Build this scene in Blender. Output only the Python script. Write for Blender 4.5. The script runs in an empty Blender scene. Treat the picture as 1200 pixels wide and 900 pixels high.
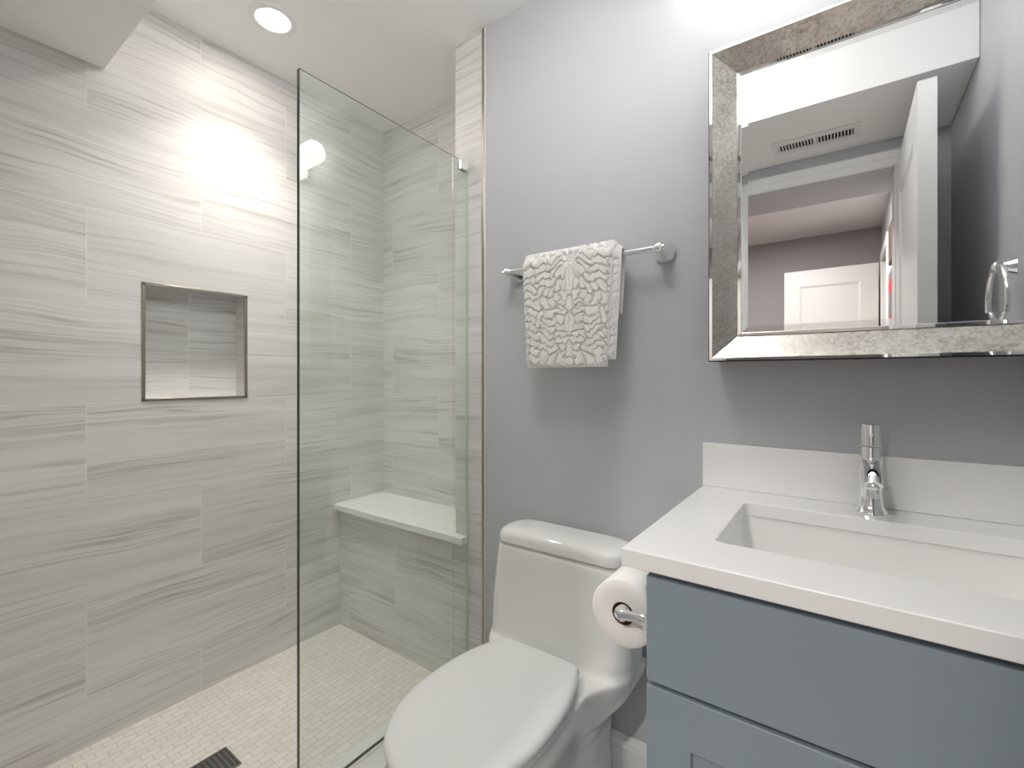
import bpy, bmesh, math, random
import numpy as np
from mathutils import Vector, Matrix

# ------------------------------------------------------------------ camera, world, exposure
C = bpy.context.scene
COL = C.collection
H = 1.16                                   # height of the lens above the bathroom floor
PI = math.pi

cam_d = bpy.data.cameras.new('camera')
cam = bpy.data.objects.new('camera', cam_d)
COL.objects.link(cam)
cam.location = (0.0, 0.0, H)
cam.rotation_euler = (PI / 2, 0, 0.6219)
cam_d.sensor_fit = 'HORIZONTAL'
cam_d.sensor_width = 36.0
cam_d.lens = 542.02 / 1200 * 36.0
cam_d.shift_y = -7.2 / 1200
cam_d.clip_start = 0.005
C.camera = cam

w = bpy.data.worlds.new('world')
C.world = w
w.use_nodes = True
w.node_tree.nodes['Background'].inputs['Color'].default_value = (0.8, 0.85, 1.0, 1)
w.node_tree.nodes['Background'].inputs['Strength'].default_value = 0.3

C.view_settings.view_transform = 'Standard'
C.view_settings.look = 'None'
C.view_settings.gamma = 1.0
C.view_settings.use_curve_mapping = False
C.view_settings.exposure = 1.48
C.cycles.use_denoising = True
C.cycles.max_bounces = 16
C.cycles.diffuse_bounces = 8
C.cycles.glossy_bounces = 8
C.cycles.transparent_max_bounces = 16
C.cycles.sample_clamp_indirect = 8.0
C.cycles.caustics_reflective = False
C.cycles.caustics_refractive = False

E_TUBE = 2.6        # frosted vanity tube
P_SHOWER = 1.45       # recessed lamp over the shower, watts
E_HALL_FILL = 250.0        # added ceiling lamp beyond the door, fills through the doorway
E_FILL_BOWL = 5.0        # added bowl lamp out of view, soft fill for the bathroom
E_CLOSET_ADDED = 30.0      # added lamp, unseen, in the closet off that room

# ------------------------------------------------------------------ material helpers
def srgb(r, g, b):
    f = lambda c: (c / 255 / 12.92) if c / 255 <= 0.04045 else ((c / 255 + 0.055) / 1.055) ** 2.4
    return (f(r), f(g), f(b), 1.0)

class NT:
    def __init__(s, name):
        s.m = bpy.data.materials.new(name)
        s.m.use_nodes = True
        s.t = s.m.node_tree
        s.bsdf = s.t.nodes['Principled BSDF']
        s.out = s.t.nodes['Material Output']
    def n(s, typ, **kw):
        nd = s.t.nodes.new(typ)
        for k, v in kw.items():
            if k.startswith('i_'):
                nd.inputs[k[2:].replace('_', ' ')].default_value = v
            else:
                setattr(nd, k, v)
        return nd
    def l(s, a, b):
        s.t.links.new(a, b)
    def math(s, op, a, b=None, clamp=False):
        nd = s.t.nodes.new('ShaderNodeMath')
        nd.operation = op
        nd.use_clamp = clamp
        for i, v in enumerate((a, b)):
            if v is None:
                continue
            if isinstance(v, (int, float)):
                nd.inputs[i].default_value = v
            else:
                s.l(v, nd.inputs[i])
        return nd.outputs[0]
    def mix(s, fac, a, b, blend='MIX'):
        nd = s.t.nodes.new('ShaderNodeMix')
        nd.data_type = 'RGBA'
        nd.blend_type = blend
        if isinstance(fac, (int, float)):
            nd.inputs[0].default_value = fac
        else:
            s.l(fac, nd.inputs[0])
        for i, v in ((6, a), (7, b)):
            if isinstance(v, tuple):
                nd.inputs[i].default_value = v
            else:
                s.l(v, nd.inputs[i])
        return nd.outputs[2]
    def ramp(s, x, stops):
        nd = s.t.nodes.new('ShaderNodeValToRGB')
        els = nd.color_ramp.elements
        while len(els) < len(stops):
            els.new(0.5)
        for e, (p, c) in zip(els, stops):
            e.position = p
            e.color = c if isinstance(c, tuple) else (c, c, c, 1)
        s.l(x, nd.inputs[0])
        return nd.outputs[0]

def plain(name, col, rough=0.5, metal=0.0, coat=0.0, spec=0.5, bump=0.0, bscale=300.0, vary=0.0):
    s = NT(name)
    b = s.bsdf
    b.inputs['Base Color'].default_value = col
    b.inputs['Roughness'].default_value = rough
    b.inputs['Metallic'].default_value = metal
    b.inputs['Specular IOR Level'].default_value = spec
    b.inputs['Coat Weight'].default_value = coat
    b.inputs['Coat Roughness'].default_value = 0.05
    tc = s.n('ShaderNodeTexCoord')
    nz = s.n('ShaderNodeTexNoise')
    nz.inputs['Scale'].default_value = bscale
    nz.inputs['Detail'].default_value = 3
    s.l(tc.outputs['Object'], nz.inputs['Vector'])
    if vary > 0:
        dark = tuple(c * (1 - vary) for c in col[:3]) + (1,)
        s.l(s.mix(nz.outputs[0], dark, col), b.inputs['Base Color'])
    if bump > 0:
        bp = s.n('ShaderNodeBump')
        bp.inputs['Strength'].default_value = bump
        bp.inputs['Distance'].default_value = 0.001
        s.l(nz.outputs[0], bp.inputs['Height'])
        s.l(bp.outputs[0], b.inputs['Normal'])
    return s.m

def glow(name, col, strength):
    s = NT(name)
    b = s.bsdf
    b.inputs['Base Color'].default_value = (0.8, 0.8, 0.8, 1)
    b.inputs['Emission Color'].default_value = col
    b.inputs['Emission Strength'].default_value = strength
    return s.m

def stone_tile(name, ua, u0, tw=0.624, rh=0.3009, v0=-0.1208, mort=0.0031, flat=False):
    """large format stone-look tile; ua = world axis the rows run along ('X' or 'Y')"""
    s = NT(name)
    g = s.n('ShaderNodeNewGeometry')
    sp = s.n('ShaderNodeSeparateXYZ')
    s.l(g.outputs['Position'], sp.inputs[0])
    u = s.math('SUBTRACT', sp.outputs[ua], u0)
    v = s.math('SUBTRACT', sp.outputs['Y' if flat else 'Z'], v0)
    cv = s.n('ShaderNodeCombineXYZ')
    s.l(u, cv.inputs[0]); s.l(v, cv.inputs[1])
    br = s.n('ShaderNodeTexBrick', offset=0.5, offset_frequency=2, squash=1.0)
    br.inputs['Color1'].default_value = (0, 0, 0, 1)
    br.inputs['Color2'].default_value = (1, 1, 1, 1)
    br.inputs['Mortar'].default_value = (0.5, 0.5, 0.5, 1)
    br.inputs['Scale'].default_value = 1.0
    br.inputs['Mortar Size'].default_value = mort * 0.5
    br.inputs['Mortar Smooth'].default_value = 0.25
    br.inputs['Brick Width'].default_value = tw
    br.inputs['Row Height'].default_value = rh
    s.l(cv.outputs[0], br.inputs['Vector'])
    rnd = s.n('ShaderNodeSeparateColor')
    s.l(br.outputs['Color'], rnd.inputs[0])
    r = rnd.outputs[0]
    shift = s.math('MULTIPLY', r, 37.0)
    # veins: noise stretched along the row, gently waving
    wob = s.n('ShaderNodeTexNoise')
    wob.inputs['Scale'].default_value = 2.6
    wob.inputs['Detail'].default_value = 2
    cw = s.n('ShaderNodeCombineXYZ')
    s.l(u, cw.inputs[0]); s.l(s.math('MULTIPLY', v, 1.5), cw.inputs[1]); s.l(shift, cw.inputs[2])
    s.l(cw.outputs[0], wob.inputs['Vector'])
    tilt = s.math('MULTIPLY', s.math('SUBTRACT', r, 0.5), 0.06)
    vv = s.math('ADD', v, s.math('MULTIPLY', s.math('SUBTRACT', wob.outputs[0], 0.5), 0.05))
    vv = s.math('ADD', vv, s.math('MULTIPLY', u, tilt))
    def band(fu, fv, seed, detail, rough=0.6):
        c = s.n('ShaderNodeCombineXYZ')
        s.l(s.math('MULTIPLY', u, fu), c.inputs[0])
        s.l(s.math('MULTIPLY', vv, fv), c.inputs[1])
        s.l(s.math('ADD', shift, seed), c.inputs[2])
        n = s.n('ShaderNodeTexNoise')
        n.inputs['Scale'].default_value = 1.0
        n.inputs['Detail'].default_value = detail
        n.inputs['Roughness'].default_value = rough
        s.l(c.outputs[0], n.inputs['Vector'])
        return n.outputs[0]
    broad = band(0.9, 14.0, 0.0, 2)
    fine = band(1.3, 75.0, 5.3, 4)
    hair = band(0.9, 40.0, 11.7, 2, 0.5)
    line = s.math('ABSOLUTE', s.math('SUBTRACT', hair, 0.5))
    vein = s.ramp(line, [(0.0, 1.0), (0.018, 0.55), (0.05, 0.0)])
    gate = s.ramp(band(2.2, 9.0, 23.1, 2), [(0.42, 0.0), (0.62, 1.0)])
    veing = s.math('MULTIPLY', vein, gate)
    light = srgb(228, 228, 227)
    mid = srgb(214, 213, 211)
    dark = srgb(184, 181, 178)
    c1 = s.mix(s.ramp(broad, [(0.33, 0.0), (0.68, 1.0)]), mid, light)
    c2 = s.mix(s.math('MULTIPLY', s.ramp(fine, [(0.30, 1.0), (0.50, 0.0)]), 0.55), c1, dark)
    c3 = s.mix(s.math('MULTIPLY', veing, 0.60), c2, srgb(158, 151, 143))
    tint = s.mix(s.math('MULTIPLY', r, 0.16), c3, srgb(200, 198, 195))
    grout = s.mix(br.outputs['Fac'], tint, srgb(231, 230, 227))
    s.l(grout, s.bsdf.inputs['Base Color'])
    s.bsdf.inputs['Roughness'].default_value = 0.42
    s.bsdf.inputs['Specular IOR Level'].default_value = 0.4
    bp = s.n('ShaderNodeBump', invert=True)
    bp.inputs['Strength'].default_value = 0.6
    bp.inputs['Distance'].default_value = 0.0015
    s.l(br.outputs['Fac'], bp.inputs['Height'])
    s.l(bp.outputs[0], s.bsdf.inputs['Normal'])
    return s.m

def mosaic():
    s = NT('mosaic')
    g = s.n('ShaderNodeNewGeometry')
    sp = s.n('ShaderNodeSeparateXYZ')
    s.l(g.outputs['Position'], sp.inputs[0])
    cv = s.n('ShaderNodeCombineXYZ')
    s.l(sp.outputs['Y'], cv.inputs[0]); s.l(sp.outputs['X'], cv.inputs[1])
    br = s.n('ShaderNodeTexBrick', offset=0.5, offset_frequency=2)
    br.inputs['Color1'].default_value = srgb(234, 230, 223)
    br.inputs['Color2'].default_value = srgb(226, 221, 213)
    br.inputs['Mortar'].default_value = srgb(196, 189, 178)
    br.inputs['Scale'].default_value = 1.0
    br.inputs['Mortar Size'].default_value = 0.0011
    br.inputs['Mortar Smooth'].default_value = 0.3
    br.inputs['Brick Width'].default_value = 0.050
    br.inputs['Row Height'].default_value = 0.0252
    s.l(cv.outputs[0], br.inputs['Vector'])
    s.l(br.outputs['Color'], s.bsdf.inputs['Base Color'])
    s.bsdf.inputs['Roughness'].default_value = 0.5
    bp = s.n('ShaderNodeBump', invert=True)
    bp.inputs['Strength'].default_value = 0.5
    bp.inputs['Distance'].default_value = 0.001
    s.l(br.outputs['Fac'], bp.inputs['Height'])
    s.l(bp.outputs[0], s.bsdf.inputs['Normal'])
    return s.m

def clear_glass():
    s = NT('shower_glass')
    tr = s.n('ShaderNodeBsdfTransparent')
    tr.inputs[0].default_value = (0.945, 0.972, 0.950, 1)
    gl = s.n('ShaderNodeBsdfGlossy')
    gl.inputs['Roughness'].default_value = 0.0
    gl.inputs['Color'].default_value = (1, 1, 1, 1)
    fr = s.n('ShaderNodeFresnel')
    fr.inputs['IOR'].default_value = 1.52
    g = s.n('ShaderNodeNewGeometry')
    f = s.math('MULTIPLY', s.math('MULTIPLY', fr.outputs[0], 1.7), s.math('SUBTRACT', 1.0, g.outputs['Backfacing']), clamp=True)
    mx = s.n('ShaderNodeMixShader')
    s.l(f, mx.inputs[0]); s.l(tr.outputs[0], mx.inputs[1]); s.l(gl.outputs[0], mx.inputs[2])
    s.l(mx.outputs[0], s.out.inputs['Surface'])
    return s.m

def antique():
    s = NT('antiqued_mirror')
    tc = s.n('ShaderNodeTexCoord')
    n1 = s.n('ShaderNodeTexNoise'); n1.inputs['Scale'].default_value = 14; n1.inputs['Detail'].default_value = 6; n1.inputs['Roughness'].default_value = 0.7
    n2 = s.n('ShaderNodeTexNoise'); n2.inputs['Scale'].default_value = 130; n2.inputs['Detail'].default_value = 4; n2.inputs['Roughness'].default_value = 0.75
    s.l(tc.outputs['Object'], n1.inputs['Vector']); s.l(tc.outputs['Object'], n2.inputs['Vector'])
    m = s.math('ADD', s.math('MULTIPLY', n1.outputs[0], 0.35), s.math('MULTIPLY', n2.outputs[0], 0.65))
    c = s.ramp(m, [(0.34, srgb(128, 124, 116)), (0.46, srgb(210, 206, 197)), (0.60, srgb(242, 240, 233))])
    s.l(c, s.bsdf.inputs['Base Color'])
    s.bsdf.inputs['Metallic'].default_value = 0.72
    s.l(s.ramp(m, [(0.36, 0.30), (0.55, 0.07)]), s.bsdf.inputs['Roughness'])
    return s.m

def terry():
    s = NT('terry_cloth')
    tc = s.n('ShaderNodeTexCoord')
    n = s.n('ShaderNodeTexNoise'); n.inputs['Scale'].default_value = 900; n.inputs['Detail'].default_value = 2
    s.l(tc.outputs['Object'], n.inputs['Vector'])
    s.l(s.mix(n.outputs[0], srgb(222, 221, 219), srgb(244, 244, 243)), s.bsdf.inputs['Base Color'])
    s.bsdf.inputs['Roughness'].default_value = 0.95
    s.bsdf.inputs['Sheen Weight'].default_value = 0.25
    s.bsdf.inputs['Specular IOR Level'].default_value = 0.1
    bp = s.n('ShaderNodeBump'); bp.inputs['Strength'].default_value = 0.5; bp.inputs['Distance'].default_value = 0.001
    s.l(n.outputs[0], bp.inputs['Height']); s.l(bp.outputs[0], s.bsdf.inputs['Normal'])
    return s.m

def wood(name, a, b, scale=9.0, axis=(1, 8, 1)):
    s = NT(name)
    tc = s.n('ShaderNodeTexCoord')
    mp = s.n('ShaderNodeMapping'); mp.inputs['Scale'].default_value = axis
    n = s.n('ShaderNodeTexNoise'); n.inputs['Scale'].default_value = scale; n.inputs['Detail'].default_value = 5; n.inputs['Distortion'].default_value = 0.6
    s.l(tc.outputs['Object'], mp.inputs[0]); s.l(mp.outputs[0], n.inputs['Vector'])
    s.l(s.ramp(n.outputs[0], [(0.35, a), (0.65, b)]), s.bsdf.inputs['Base Color'])
    s.bsdf.inputs['Roughness'].default_value = 0.45
    return s.m

M = {}
M['tile_left'] = stone_tile('stone_tile_left', 'Y', 0.393)
M['tile_back'] = stone_tile('stone_tile_back', 'X', -1.19 - 0.312)
M['tile_niche'] = stone_tile('stone_tile_niche', 'Y', 0.383, tw=0.624, rh=0.62, v0=1.0)
M['tile_floor'] = stone_tile('stone_tile_floor', 'X', -0.2, tw=0.6, rh=0.3, v0=0.1, flat=True)
M['mosaic'] = mosaic()
M['paint'] = plain('grey_wall_paint', srgb(192, 193, 197), 0.5, spec=0.3, bump=0.15, bscale=160)
M['ceil'] = plain('ceiling_paint', srgb(243, 243, 242), 0.8, spec=0.2, bump=0.08, bscale=160)
M['trim'] = plain('white_trim_paint', srgb(232, 232, 231), 0.35)
M['halldoor'] = plain('dimmed_door_paint', srgb(212, 209, 207), 0.45)  # trim white, greyed so the colour itself carries the dim hall light
M['hallpaint'] = plain('hall_wall_paint', srgb(160, 154, 154), 0.6, spec=0.3, bump=0.1, bscale=160)
M['quartz'] = plain('white_quartz', srgb(236, 236, 235), 0.10, bscale=60, vary=0.015)
M['porcelain'] = plain('porcelain', srgb(233, 233, 231), 0.08, coat=0.5)
M['seat'] = plain('seat_plastic', srgb(233, 233, 232), 0.16)
M['blue'] = plain('blue_cabinet_paint', srgb(137, 150, 159), 0.38, bump=0.04, bscale=220)
M['chrome'] = plain('chrome', (0.90, 0.90, 0.91, 1), 0.06, metal=1.0)
M['nickel'] = plain('brushed_nickel', srgb(178, 168, 158), 0.28, metal=1.0)
M['dark'] = plain('dark_backing_and_shade', (0.015, 0.015, 0.016, 1), 0.8)  # near black for mirror backing and edge, also painted shade in drain and vent
M['silver'] = plain('mirror_silver', (0.93, 0.94, 0.94, 1), 0.0, metal=1.0)
M['antique'] = antique()
M['glass'] = clear_glass()
M['glass_edge'] = plain('green_glass_edge', srgb(52, 66, 58), 0.12)
M['glass_edge_light'] = plain('pale_glass_edge', srgb(205, 214, 205), 0.12)
M['terry'] = terry()
M['paper'] = plain('tissue_paper', srgb(238, 236, 233), 0.95, spec=0.1, bump=0.3, bscale=500)
M['card'] = plain('cardboard', srgb(120, 92, 70), 0.9)
M['caulk'] = plain('white_caulk', srgb(222, 221, 218), 0.5)
M['stainless'] = plain('stainless_drain', srgb(150, 150, 148), 0.3, metal=1.0)
M['lens_shower'] = glow('warm_lamp_lens', (1.0, 0.92, 0.83, 1), 28.0)
M['tube'] = glow('frosted_tube_light', (1.0, 0.985, 0.965, 1), E_TUBE)
M['lens_fill'] = glow('fill_lamp_glass', (1.0, 0.98, 0.955, 1), E_FILL_BOWL)
M['lens_hall_fill'] = glow('hall_fill_lens', (1.0, 0.97, 0.94, 1), E_HALL_FILL)
M['lens_closet_added'] = glow('added_closet_lens', (1.0, 0.82, 0.6, 1), E_CLOSET_ADDED)
M['woodfloor'] = wood('oak_floor', srgb(120, 86, 60), srgb(160, 122, 88))
M['brownwood'] = wood('brown_wood', srgb(96, 68, 50), srgb(142, 108, 82), 7, (1, 1, 9))
M['brown'] = plain('brown_canvas', srgb(92, 68, 58), 0.7, bscale=40, vary=0.3)
M['red'] = plain('red_canvas', srgb(178, 28, 40), 0.6)
M['greycanvas'] = plain('grey_canvas', srgb(110, 104, 104), 0.7)
M['tan'] = plain('tan_closet_wall', srgb(196, 172, 140), 0.8)

# ------------------------------------------------------------------ mesh helpers
def link(name, bm, mat, parent=None, smooth=True, angle=35, bevel=0.0, segs=2):
    me = bpy.data.meshes.new(name)
    bmesh.ops.recalc_face_normals(bm, faces=bm.faces)
    bm.to_mesh(me); bm.free()
    o = bpy.data.objects.new(name, me)
    COL.objects.link(o)
    for m in (mat if isinstance(mat, (list, tuple)) else [mat]):
        me.materials.append(m)
    if smooth:
        for p in me.polygons:
            p.use_smooth = True
        me.set_sharp_from_angle(angle=math.radians(angle))
    if parent is not None:
        o.parent = parent
    if bevel > 0:
        b = o.modifiers.new('bevel', 'BEVEL')
        b.width = bevel; b.segments = segs; b.limit_method = 'ANGLE'; b.angle_limit = math.radians(40)
        b.harden_normals = False
    return o

def thing(name, label, cat, loc=(0, 0, 0), group=None):
    o = bpy.data.objects.new(name, None)
    COL.objects.link(o)
    o.location = loc
    o.empty_display_size = 0.05
    o['label'] = label; o['category'] = cat
    if group: o['group'] = group
    return o

def tag(o, label, cat, group=None):
    o['label'] = label; o['category'] = cat
    if group: o['group'] = group
    return o

def struct(o, label=None, cat=None):
    o['kind'] = 'structure'
    if label: o['label'] = label
    if cat: o['category'] = cat
    return o

def box(bm, x0, x1, y0, y1, z0, z1, mi=0, off=(0, 0, 0)):
    vs = [bm.verts.new((x - off[0], y - off[1], z - off[2])) for z in (z0, z1) for y in (y0, y1) for x in (x0, x1)]
    for f in ((0, 2, 3, 1), (4, 5, 7, 6), (0, 1, 5, 4), (2, 6, 7, 3), (0, 4, 6, 2), (1, 3, 7, 5)):
        fc = bm.faces.new([vs[i] for i in f]); fc.material_index = mi
    return vs

def boxo(name, x0, x1, y0, y1, z0, z1, mat, parent=None, bevel=0.0, segs=2, off=(0, 0, 0)):
    bm = bmesh.new()
    box(bm, x0, x1, y0, y1, z0, z1, 0, off)
    return link(name, bm, mat, parent, bevel=bevel, segs=segs)

def loft(bm, rings, cap0=True, cap1=True, closed=True, mi=0):
    R = [[bm.verts.new(p) for p in r] for r in rings]
    n = len(R[0])
    for a, b in zip(R[:-1], R[1:]):
        for i in range(n if closed else n - 1):
            j = (i + 1) % n
            f = bm.faces.new((a[i], a[j], b[j], b[i])); f.material_index = mi
    if cap0: bm.faces.new(list(reversed(R[0]))).material_index = mi
    if cap1: bm.faces.new(R[-1]).material_index = mi
    return R

def lathe(bm, prof, seg=40, mat4=None, cap0=True, cap1=True, mi=0):
    """prof: (r, h) about +Z, transformed by mat4"""
    rings = []
    for r, h in prof:
        ring = []
        for i in range(seg):
            a = 2 * PI * i / seg
            p = Vector((r * math.cos(a), r * math.sin(a), h))
            ring.append(mat4 @ p if mat4 is not None else p)
        rings.append(ring)
    return loft(bm, rings, cap0, cap1, True, mi)

def tube(bm, pts, radii, seg=20, cap=True, mi=0):
    pts = [Vector(p) for p in pts]
    if isinstance(radii, (int, float)): radii = [radii] * len(pts)
    up = None; rings = []
    for i, p in enumerate(pts):
        d = (pts[min(i + 1, len(pts) - 1)] - pts[max(i - 1, 0)]).normalized()
        if up is None:
            up = d.orthogonal().normalized()
        up = (up - d * up.dot(d)).normalized()
        sd = d.cross(up)
        rings.append([p + (up * math.cos(2 * PI * k / seg) + sd * math.sin(2 * PI * k / seg)) * radii[i] for k in range(seg)])
    return loft(bm, rings, cap, cap, True, mi)

def axis_mat(origin, direction):
    d = Vector(direction).normalized()
    return Matrix.Translation(Vector(origin)) @ d.to_track_quat('Z', 'Y').to_matrix().to_4x4()

def rrect(cx, cy, hx, hy, r, z, n=8):
    pts = []
    for sx, sy, a0 in ((1, 1, 0), (-1, 1, PI / 2), (-1, -1, PI), (1, -1, 1.5 * PI)):
        for k in range(n + 1):
            a = a0 + PI / 2 * k / n
            pts.append((cx + sx * (hx - r) + r * math.cos(a), cy + sy * (hy - r) + r * math.sin(a), z))
    return pts

# ------------------------------------------------------------------ the room (camera frame: lens at x=0, y=0)
XL, XJ, XT, XR = -1.888, -1.168, -1.040, 0.335
D, YF, YR = 1.270, 1.519, -0.03
ZC = 1.236 + H
ZSF = 0.026                                  # shower floor
YS, ZS = 0.434, 0.968 + H                    # soffit edge and underside
XG = -1.112                                  # shower glass

# left wall with the tiled niche
def grid_wall_x(bm, x, ys, zs, hole=None):
    for i in range(len(ys) - 1):
        for j in range(len(zs) - 1):
            if hole and (i, j) == hole: continue
            v = [bm.verts.new(p) for p in ((x, ys[i], zs[j]), (x, ys[i + 1], zs[j]), (x, ys[i + 1], zs[j + 1]), (x, ys[i], zs[j + 1]))]
            bm.faces.new(v)
NY0, NY1, NZ0, NZ1, ND = 0.532, 0.861, 1.16 - 0.0767, 1.16 + 0.317, 0.085
bm = bmesh.new()
ys = [YR - 0.1, NY0, NY1, YF + 0.1]; zs = [0.0, NZ0, NZ1, ZC]
grid_wall_x(bm, XL, ys, zs, (1, 1))
# outer skin so the wall has thickness
v = [bm.verts.new(p) for p in ((XL - 0.12, ys[0], 0), (XL - 0.12, ys[-1], 0), (XL - 0.12, ys[-1], ZC), (XL - 0.12, ys[0], ZC))]
bm.faces.new(v)
xb = XL - ND
for q in (((XL, NY0, NZ0), (xb, NY0, NZ0), (xb, NY0, NZ1), (XL, NY0, NZ1)),
          ((XL, NY1, NZ0), (xb, NY1, NZ0), (xb, NY1, NZ1), (XL, NY1, NZ1)),
          ((XL, NY0, NZ0), (XL, NY1, NZ0), (xb, NY1, NZ0), (xb, NY0, NZ0)),
          ((XL, NY0, NZ1), (XL, NY1, NZ1), (xb, NY1, NZ1), (xb, NY0, NZ1))):
    bm.faces.new([bm.verts.new(p) for p in q]).material_index = 0
bm.faces.new([bm.verts.new(p) for p in ((xb, NY0, NZ0), (xb, NY1, NZ0), (xb, NY1, NZ1), (xb, NY0, NZ1))]).material_index = 1
bmesh.ops.remove_doubles(bm, verts=bm.verts, dist=1e-5)
o = link('wall_left', bm, [M['tile_left'], M['tile_niche']], smooth=False)
struct(o)

# niche trim
bm = bmesh.new()
t = 0.008
box(bm, XL - 0.004, XL + 0.003, NY0 - t * 0.3, NY0 + t, NZ0, NZ1)
box(bm, XL - 0.004, XL + 0.003, NY1 - t, NY1 + t * 0.3, NZ0, NZ1)
box(bm, XL - 0.004, XL + 0.003, NY0 - t * 0.3, NY1 + t * 0.3, NZ0 - t * 0.3, NZ0 + t)
box(bm, XL - 0.004, XL + 0.003, NY0 - t * 0.3, NY1 + t * 0.3, NZ1 - t, NZ1 + t * 0.3)
struct(link('trim_1', bm, M['nickel'], bevel=0.001))

# back wall: painted part, tiled strip, alcove behind it
struct(boxo('wall_back', XT + 0.010, XR + 0.12, D, D + 0.12, 0, ZC, M['paint']))
bm = bmesh.new()
box(bm, XJ, XT, D, YF + 0.12, 0, ZC)
struct(link('wall_jamb', bm, M['tile_back'], smooth=False))
struct(boxo('wall_alcove', XL - 0.12, XJ + 0.01, YF, YF + 0.12, 0, ZC, M['tile_back']))
struct(boxo('wall_bench', XL, XJ, D, YF, 0, 0.560, M['tile_back']))
bm = bmesh.new()
box(bm, XT, XT + 0.010, D - 0.004, D + 0.02, 0, ZC - 0.002)
struct(link('trim_2', bm, M['nickel'], bevel=0.0015))
struct(boxo('trim_3', XT + 0.010, XT + 0.016, D - 0.003, D + 0.01, 0, ZC - 0.002, M['caulk'], bevel=0.002))

# right wall, rear wall with the doorway
struct(boxo('wall_right', XR, XR + 0.12, YR - 0.14, D + 0.12, 0, ZC, M['paint']))
DX0, DX1, DZ = -0.50, 0.172, 0.855 + H
bm = bmesh.new()
box(bm, -1.03, DX0, YR - 0.13, YR, 0, ZC)
box(bm, DX1, XR, YR - 0.13, YR, 0, ZC)
box(bm, DX0, DX1, YR - 0.13, YR, DZ, ZC)
bmesh.ops.remove_doubles(bm, verts=bm.verts, dist=1e-5)
struct(link('wall_rear', bm, M['paint'], smooth=False))

struct(boxo('wall_shower_end', XL - 0.12, -1.03, YR - 0.13, YR, 0, ZC, M['tile_back']))

# ceiling and soffit
struct(boxo('ceiling', XL - 0.12, XR + 0.12, YR - 0.14, YF + 0.12, ZC, ZC + 0.1, M['ceil']))
struct(boxo('ceiling_soffit', XL + 0.001, XR - 0.001, YR + 0.001, YS, ZS, ZC - 0.001, M['ceil'], bevel=0.002))

# floors
struct(boxo('floor', -1.03, XR + 0.12, YR - 0.14, D + 0.1, -0.1, 0, M['tile_floor']))
struct(boxo('floor_shower', XL - 0.1, -1.16, YR - 0.1, YF, -0.1, ZSF, M['mosaic']))
o = boxo('shower_curb', -1.160, -1.030, YR, D - 0.001, -0.05, 0.087, M['quartz'], bevel=0.003)
struct(o)

# baseboard behind the toilet
bm = bmesh.new()
prof = [(0, 0), (-0.016, 0), (-0.016, 0.108), (-0.013, 0.114), (-0.013, 0.119), (-0.009, 0.126), (-0.006, 0.134), (-0.004, 0.138), (0, 0.138)]
loft(bm, [[(x, D + a, b) for a, b in prof] for x in (-1.028, -0.262)], closed=True)
struct(link('baseboard_back', bm, M['trim'], smooth=False))

# door casing on the bathroom side and the jamb lining
bm = bmesh.new()
cw = 0.066
def casing(bm, p0, p1, outdir, face_y, sgn=1):
    # moulded strip between p0 and p1 (x,z), widening along outdir
    prof = [(0.0, 0.0), (0.0, 0.010), (0.008, 0.013), (0.030, 0.013), (0.036, 0.017), (0.052, 0.019), (0.060, 0.019), (cw, 0.014), (cw, 0.0)]
    rings = []
    for (x, z), (ox, oz) in ((p0, outdir[0]), (p1, outdir[1])):
        rings.append([(x + ox * u, face_y + sgn * d, z + oz * u) for u, d in prof])
    loft(bm, rings)
casing(bm, (DX0, 0.0), (DX0, DZ), ((-1, 0), (-1, 1)), YR)
casing(bm, (DX1, 0.0), (DX1, DZ), ((1, 0), (1, 1)), YR)
casing(bm, (DX0, DZ), (DX1, DZ), ((-1, 1), (1, 1)), YR)
box(bm, DX0, DX0 + 0.012, YR - 0.13, YR, 0, DZ)
box(bm, DX1 - 0.004, DX1 + 0.008, YR - 0.13, YR, 0, DZ)
struct(link('trim_4', bm, M['trim'], smooth=False))

# shower bench slab
bm = bmesh.new()
pts = [(XL, YF), (XL, 1.238), (-1.109, 1.238), (-1.109, D), (XJ, D), (XJ, YF)]
loft(bm, [[(x, y, z) for x, y in pts] for z in (0.560, 0.586)])
tag(link('shower_bench', bm, M['quartz'], smooth=False, bevel=0.002),
    'white stone bench slab across the tiled shower alcove', 'bench')

# drain
t = thing('shower_drain', 'square dark metal drain grate set in the mosaic shower floor', 'drain', (-1.489, 0.59, ZSF))
bm = bmesh.new()
h = 0.052
for a in ((-h, h, -h, -h + 0.005), (-h, h, h - 0.005, h), (-h, -h + 0.005, -h + 0.005, h - 0.005), (h - 0.005, h, -h + 0.005, h - 0.005)):
    box(bm, a[0], a[1], a[2], a[3], -0.002, 0.003)
link('frame', bm, M['stainless'], t)
bm = bmesh.new()
n = 11
for i in range(n):
    x = -h + 0.005 + (2 * h - 0.01) * (i + 0.5) / n
    box(bm, x - 0.0022, x + 0.0022, -h + 0.004, h - 0.004, -0.002, 0.0022)
for j in range(7):
    y = -h + 0.005 + (2 * h - 0.01) * (j + 0.5) / 7
    box(bm, -h + 0.004, h - 0.004, y - 0.0024, y + 0.0024, -0.002, 0.0024)
link('grate', bm, M['stainless'], t)
boxo('drain_shade', -h + 0.002, h - 0.002, -h + 0.002, h - 0.002, -0.003, 0.0006, M['dark'], t)  # black plate painting the shade below the grate

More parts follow.
